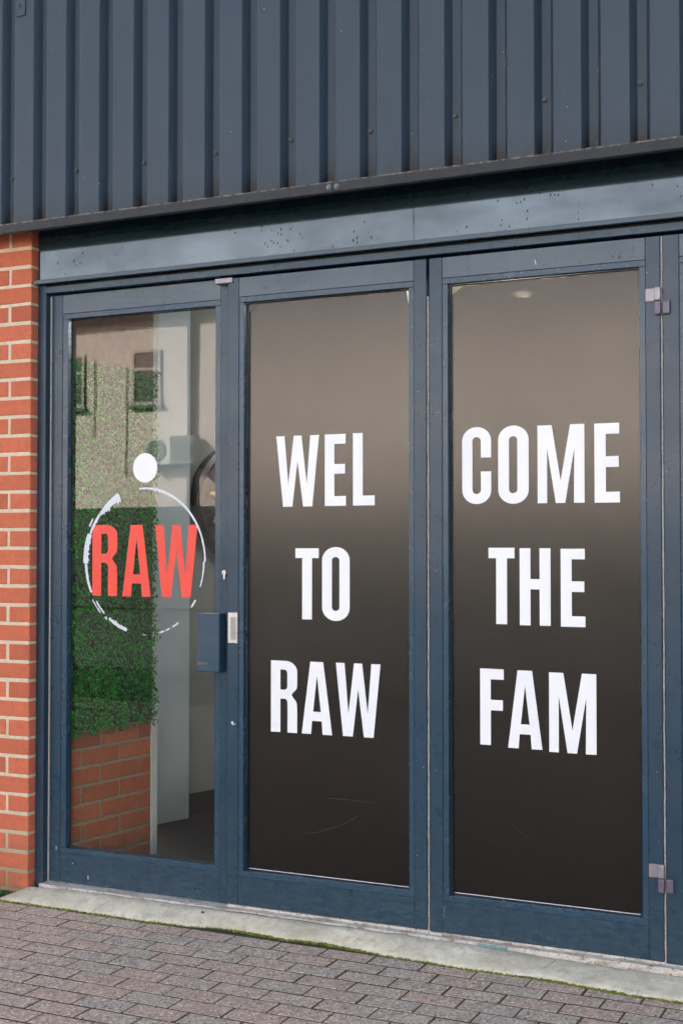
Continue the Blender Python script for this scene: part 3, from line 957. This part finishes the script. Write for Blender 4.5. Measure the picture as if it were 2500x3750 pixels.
# ================================================================== OWN BUILDING (body, keeps the sun off the front)
o = obj('building_wall', box(-14, -1.6, -.03, .25, G - .05, 6.2), 'red brick'); tag(o, kind='structure')
o = obj('building_wall', box(3.9, 14, -.03, .25, G - .05, 6.2), 'red brick'); tag(o, kind='structure')
o = obj('leak_blocker', box(-1.0, 3.9, .1005, .16, 2.50, 2.918), 'dark void'); tag(o, kind='structure')  # unseen panel added to stop lamp light leaking over the frame
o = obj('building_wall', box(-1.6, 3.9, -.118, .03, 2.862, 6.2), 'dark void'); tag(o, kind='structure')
o = obj('roof', box(-14, 14, -.2, 9, 6.2, 6.35), 'gutter dark'); tag(o, kind='structure')
o = obj('room_floor', box(-6, 6, .0865, 8, FL - .12, FL), 'carpet'); tag(o, kind='structure')
o = obj('room_ceiling', box(-6, 6, .10, 8, 2.92, 3.0), 'ceiling'); tag(o, kind='structure')
o = obj('room_wall', box(-6, 6, 7.9, 8.0, FL, 2.92), 'grey wall'); tag(o, kind='structure')
o = obj('room_wall', box(5.9, 6, .26, 7.9, FL, 2.92), 'grey wall'); tag(o, kind='structure')
o = obj('side_door_wall', box(3.16, 3.9, .0, .10, G, 2.84), 'jamb paint'); tag(o, kind='structure')

# splayed brick wall just inside the clear door
PHI = .1466
def splay(name, mat, parent, p0, phi, s0, s1, t0, t1, z0, z1, bev=0):
    """box whose length runs from p0 along the splayed direction; t is depth to the left of the face"""
    d = Vector((math.sin(phi), math.cos(phi), 0)); n = Vector((-math.cos(phi), math.sin(phi), 0))
    bm = box(s0, s1, t0, t1, z0, z1, bev=bev)
    for v in bm.verts:
        v.co = Vector((p0[0], p0[1], 0)) + d * v.co.x + n * v.co.y + Vector((0, 0, v.co.z))
    return obj(name, bm, mat, parent)
iw = thing('inner_brick_wall', 'brown red brick wall inside the room, seen through the clear door', 'brick wall', (-.09, .35, FL))
P0 = (-.0928, .10)
splay('mortar', 'inner mortar', iw, P0, PHI, -.05, .515, .004, .12, FL, 2.9)
IZ = .7182
ib = brick_mesh(.215, .1025, .065, 3, 'inner brick')
ih = brick_mesh(.100, .1025, .065, 2, 'inner brick')
dv = Vector((math.sin(PHI), math.cos(PHI), 0)); nv = Vector((-math.cos(PHI), math.sin(PHI), 0))
for k in range(-28, 7):
    zc = IZ - .075 * k - .0375
    if .90 < zc or zc < FL + .03: continue
    sh = (.2093 if k % 2 == 1 else .2093 - .1125)
    for n_ in range(-2, 3):
        a, b = sh + .225 * n_ + .005, sh + .225 * (n_ + 1) - .005
        a2, b2 = max(a, -.05), min(b, .512)
        if b2 - a2 < .06: continue
        full = abs((b2 - a2) - .215) < .001
        c_ = Vector((P0[0], P0[1], 0)) + dv * ((a2 + b2) / 2) + nv * .0515
        o = link('brick', rb.choice(ib), iw, (c_.x, c_.y, zc))
        o.rotation_euler = (0, 0, math.pi / 2 - PHI)
        o.scale = ((b2 - a2) / .215, 1, 1)
splay('upper_boarding', 'boarding', iw, P0, PHI, -.05, .513, -.003, .003, 2.2, 2.9)
et = splay('edge_trim', 'white plaster', iw, P0, PHI, .515, .550, -.004, .12, FL + .01, 2.9)
# artificial leaf panel
iv = thing('leaf_panel', 'green artificial leaf wall panel hung on the brick wall inside the clear door', 'plant panel', (-.07, .37, .78))
splay('backing', 'leaf backing', iv, P0, PHI, -.03, .500, -.016, -.001, .80, 2.27)
verts, faces = [], []
rl = random.Random(4)
P0v = Vector((P0[0], P0[1], 0))
for k in range(17000):
    s = rl.uniform(-.035, .495); z = rl.uniform(.775, 2.30)
    if z < .80 + .016 * math.sin(s * 40) + .01 * math.sin(s * 91) and rl.random() < .6: continue
    dep = -.018 - rl.random() ** 1.4 * .044 - .014 * math.sin(s * 23 + 2) * math.sin(z * 17)
    c_ = P0v + dv * s + nv * dep + Vector((0, 0, z))
    L_ = rl.uniform(.0045, .0115); W_ = L_ * rl.uniform(.55, .8)
    a = Vector((rl.gauss(0, 1), rl.gauss(0, 1), rl.gauss(0, 1))).normalized()
    nn = (-nv * 1.1 + Vector((rl.gauss(0, .6), rl.gauss(0, .6), rl.gauss(.25, .6)))).normalized()
    u = a.cross(nn).normalized(); w_ = nn.cross(u)
    b = len(verts)
    verts += [c_ - u * L_, c_ + w_ * W_ + nn * .002, c_ + u * L_, c_ - w_ * W_ + nn * .002]
    faces += [(b, b + 1, b + 2), (b, b + 2, b + 3)]
me = bpy.data.meshes.new('leaves'); me.from_pydata([v - Vector((-.07, .37, .78)) for v in verts], [], faces); me.materials.append(M['leaf green'])
o = link('leaves', me, iv); tag(o, kind='stuff')

# column and side wall further in
pc = splay('white_column', 'column paint', None, (-.362, 1.13), .262, 0, .252, 0, .30, FL + .003, 2.9, .003)
tag(pc, 'pale blue grey painted column inside, beyond the leaf panel', 'column')
o = splay('room_wall', 'grey wall', None, (-.395, 1.36), .272, 0, 6.2, .0, .12, FL + .002, 2.915); tag(o, kind='structure')
o = splay('skirting', 'black plastic', None, (-.395, 1.36), .272, .03, 6.0, -.012, -.001, FL + .002, FL + .10); tag(o, kind='structure')
o = obj('room_wall', box(-6, -.55, .6, .7, FL + .004, 2.91), 'white plaster'); tag(o, kind='structure')
# round black and gold wall ornament
SD = Vector((math.sin(.272), math.cos(.272), 0)); SN = Vector((math.cos(.272), -math.sin(.272), 0))
cc = Vector((-.395, 1.36, 1.775)) + SD * .42 + SN * .03
ck = thing('wall_ornament', 'round black and gold wall ornament hanging inside on the grey wall', 'wall decoration', cc)
def on_wall(u, v, w): return cc + SD * u + Vector((0, 0, v)) + SN * w
bm = bmesh.new(); ring = []
for k in range(48):
    a = R(k * 7.5)
    ring.append([bm.verts.new(on_wall(r_ * math.cos(a), r_ * math.sin(a), w_)) for r_, w_ in ((.30, -.025), (.30, .02), (.275, .03), (.255, .02), (.255, -.025))])
for k in range(48):
    p, q = ring[k], ring[(k + 1) % 48]
    for i in range(5): bm.faces.new((p[i], p[(i + 1) % 5], q[(i + 1) % 5], q[i]))
obj('rim', bm, 'black plastic', ck)
bm = bmesh.new()
for a0 in range(0, 360, 45):
    a = R(a0 + 10); ux, uz = math.cos(a), math.sin(a)
    q = [on_wall(.05 * ux - .012 * uz, .05 * uz + .012 * ux, .01), on_wall(.255 * ux - .022 * uz, .255 * uz + .022 * ux, .01), on_wall(.255 * ux + .022 * uz, .255 * uz - .022 * ux, .01), on_wall(.05 * ux + .012 * uz, .05 * uz - .012 * ux, .01)]
    f = [bm.verts.new(v) for v in q]; g_ = [bm.verts.new(v - SN * .02) for v in q]
    bm.faces.new(f); bm.faces.new(g_[::-1])
    for i in range(4): bm.faces.new((f[i], g_[i], g_[(i + 1) % 4], f[(i + 1) % 4]))
obj('spokes', bm, 'black plastic', ck)
bm = bmesh.new()
add_cyl(bm, on_wall(0, 0, -.02), on_wall(0, 0, .03), .07, .06, 24)
for a0 in range(0, 360, 45):
    a = R(a0 + 32)
    add_cyl(bm, on_wall(.12 * math.cos(a), .12 * math.sin(a), .0), on_wall(.2 * math.cos(a), .2 * math.sin(a), .0), .028, .008, 8)
obj('gold_centre', bm, 'gold', ck)
obj('backing_disc', cyl(on_wall(0, 0, -.027), on_wall(0, 0, -.018), .262, n=48), 'ornament dark', ck)

# ---------------- furniture dimly seen behind the film
dk = thing('desk', 'dark reception desk standing behind the dark film', 'desk', (.75, 1.3, FL))
part('desk_top', 'black plastic', dk, .20, 1.02, 1.02, 1.62, 1.13, 1.16, bev=.004)
part('front_panel', 'dark wood', dk, .25, .97, 1.08, 1.10, FL + .0, 1.13, bev=.002)
part('side_panel', 'dark wood', dk, .25, .28, 1.102, 1.58, FL + .0, 1.13, bev=.002)
part('side_panel', 'dark wood', dk, .94, .97, 1.102, 1.58, FL + .0, 1.13, bev=.002)
co = obj('inner_column', box(.30, .52, 2.2, 2.42, FL + .001, 2.91), 'white plaster'); tag(co, 'pale column in the room, faint behind the lettered film', 'column')
pl = thing('potted_plant', 'small leafy green pot plant on the reception desk', 'plant', (.42, 1.25, 1.16))
obj('pot', cyl((.42, 1.25, 1.1605), (.42, 1.25, 1.27), .055, .07, 20), 'terracotta', pl)
bm = bmesh.new()
for k in range(70):
    a = rl.uniform(0, 6.28); el = rl.uniform(.2, 1.4); ln = rl.uniform(.12, .30)
    b0 = Vector((.42, 1.25, 1.27)); dr = Vector((math.cos(a) * math.cos(el), math.sin(a) * math.cos(el), math.sin(el)))
    tip = b0 + dr * ln; sd = dr.cross(Vector((0, 0, 1))).normalized() * ln * .16; md = b0 + dr * ln * .6 + Vector((0, 0, .01))
    bm.faces.new([bm.verts.new(v) for v in (b0 + sd * .1, md + sd, tip - Vector((0, 0, .02)), md - sd)])
obj('foliage', bm, 'plant green', pl)
def stool(x, y, lab):
    s = thing('bar_stool', lab, 'stool', (x, y, FL), 'stools behind the dark film')
    obj('seat', cyl((x, y, .88), (x, y, .92), .17, .18, 24), 'black plastic', s)
    for dx, dy in ((-1, -1), (1, -1), (1, 1), (-1, 1)):
        obj('leg', cyl((x + dx * .17, y + dy * .17, FL + .001), (x + dx * .11, y + dy * .11, .88), .013, .013, 8), 'black plastic', s)
    bm = bmesh.new()
    for (ax, ay), (bx_, by_) in (((-1, -1), (1, -1)), ((1, -1), (1, 1)), ((1, 1), (-1, 1)), ((-1, 1), (-1, -1))):
        add_cyl(bm, (x + ax * .145, y + ay * .145, .45), (x + bx_ * .145, y + by_ * .145, .45), .008, n=6)
    obj('foot_rest', bm, 'black plastic', s)
stool(.62, .75, 'black bar stool at the left end of the reception desk')
stool(1.15, .70, 'black bar stool in front of the reception desk, right one')
bn = thing('workout_bench', 'low red padded bench standing in the room behind the FAM lettering', 'bench', (1.5, 1.9, FL))
part('pad', 'red mat', bn, 1.0, 2.2, 1.75, 2.10, .62, .70, bev=.02, seg=2)
for x in (1.1, 2.1):
    part('leg', 'black plastic', bn, x - .03, x + .03, 1.80, 2.05, FL + .001, .62, bev=.003)
rk_ = thing('storage_rack', 'wooden storage rack of shelves against the back of the room', 'rack', (1.2, 3.4, FL))
for x in (.3, 2.3): part('post', 'black plastic', rk_, x - .03, x + .03, 3.2, 3.6, FL + .001, 2.2, bev=.003)
for z in (.5, 1.0, 1.5, 2.0): part('shelf', 'dark wood', rk_, .331, 2.269, 3.2, 3.6, z, z + .04, bev=.002)

# lit ceiling lamps; the first, over the desk, is added to brighten the lobby
for n_, (x, y, lab) in enumerate(((1.35, 1.75, 'added ceiling downlight over the reception desk, brightening the lobby'), (1.10, 2.40, 'lit warm ceiling downlight glowing through the film above COME'), (1.9, 4.6, 'lit warm ceiling downlight deeper in the room'))):
    cl = thing('ceiling_light', lab, 'ceiling light', (x, y, 2.89), 'warm ceiling downlights')
    obj('lamp_housing', cyl((x, y, 2.919), (x, y, 2.870), .075, .075, 24), 'satin metal', cl)
    obj('lamp_lens', cyl((x, y, 2.8695), (x, y, 2.862), .036, .036, 24), 'lamp glow', cl)
    ld = bpy.data.lights.new('lamp_light', 'POINT'); ld.energy = (6, 3, 8)[n_]; ld.color = ((.93, .97, 1), (1, .82, .6), (1, .82, .6))[n_]; ld.shadow_soft_size = .08
    lo = bpy.data.objects.new('lamp_light', ld); COL.objects.link(lo); lo.parent = cl; lo.location = (0, 0, -.06)

# ================================================================== ACROSS THE YARD (seen in the glass)
YB = -22.0
ob = thing('opposite_building', 'long cream rendered building across the yard, mirrored in the clear door glass', 'building', (-14, YB - 3, G))
obj('wall', box(-60, 24, YB - 8, YB, G - .1, 6.95), 'cream render', ob)
obj('roof', box(-60.4, 24.4, YB - 8.4, YB + .18, 6.96, 7.02), 'roof tiles', ob)
obj('gutter', cyl((-60.4, YB + .26, 7.02), (24.4, YB + .26, 7.02), .085, n=10), 'gutter dark', ob)
for px in (-13.08, -24.0):
    obj('downpipe', cyl((px, YB + .10, 6.95), (px, YB + .10, G), .085 if px == -13.08 else .05, n=10), 'pipe dark', ob)
for px, z0, z1 in ((-14.95, 3.2, 5.9), (-15.85, 4.2, 6.1)):
    obj('cable', cyl((px, YB + .03, z0), (px + .02, YB + .03, z1), .011, n=8), 'pipe dark', ob)
for wx0, wx1 in ((-14.75, -13.95), (-17.0, -16.12), (-19.4, -18.5), (-22.5, -21.6), (-27.5, -26.6)):
    wf = obj('window', box(wx0, wx1, YB + .001, YB + .03, 4.90, 6.22), 'gutter dark', ob)
    bm = bmesh.new(); e = .07
    add_box(bm, wx0, wx0 + e, YB + .03, YB + .06, 4.90, 6.22); add_box(bm, wx1 - e, wx1, YB + .03, YB + .06, 4.90, 6.22)
    add_box(bm, wx0 + e, wx1 - e, YB + .03, YB + .06, 6.15, 6.22); add_box(bm, wx0 + e, wx1 - e, YB + .03, YB + .06, 4.90, 4.98)
    add_box(bm, wx0 + e, wx1 - e, YB + .03, YB + .06, 5.72, 5.80)
    obj('frame', bm, 'window frame white', wf)
    obj('sill', box(wx0 - .06, wx1 + .06, YB + .001, YB + .12, 4.82, 4.895), 'pipe dark', wf)
for x0, cas, fan, lab in ((-14.16, 'machine casing', 'machine grey', 'white outdoor air conditioning unit with round fan, left one on the far wall'), (-13.42, 'machine grey', 'pipe dark', 'grey outdoor air conditioning unit beside the far downpipe')):
    ac = thing('air_conditioner', lab, 'air conditioner', (x0 + .4, YB + .2, 3.45), 'outdoor units on the far wall')
    w_ = .72 if cas == 'machine casing' else .62
    part('casing', cas, ac, x0, x0 + w_, YB + .10, YB + .42, 3.45, 4.12, bev=.01)
    obj('fan_grille', cyl((x0 + .34, YB + .421, 3.78), (x0 + .34, YB + .45, 3.78), .26, .25, 28), fan, ac)
    part('bracket', 'pipe dark', ac, x0 + .05, x0 + .1, YB + .001, YB + .44, 3.38, 3.448, bev=.002)
    part('bracket', 'pipe dark', ac, x0 + w_ - .1, x0 + w_ - .05, YB + .001, YB + .44, 3.38, 3.448, bev=.002)
fn = thing('yard_fence', 'dark close boarded fence along the foot of the far wall', 'fence', (-14, YB + 1.2, G))
fm = box(-.145, .145, -.012, .012, 0, 2.28, bev=.004); me = bpy.data.meshes.new('board'); fm.to_mesh(me); fm.free(); me.materials.append(M['fence dark'])
for k in range(110):
    o = link('board', me, fn, (-28 + k * .298, YB + 1.2 + (.008 if k % 2 else 0), G - .02 + rb.uniform(-.01, .01)))
for z in (.6, 1.9): obj('rail', box(-28, 4.6, YB + 1.12, YB + 1.185, z, z + .09), 'fence dark', fn)
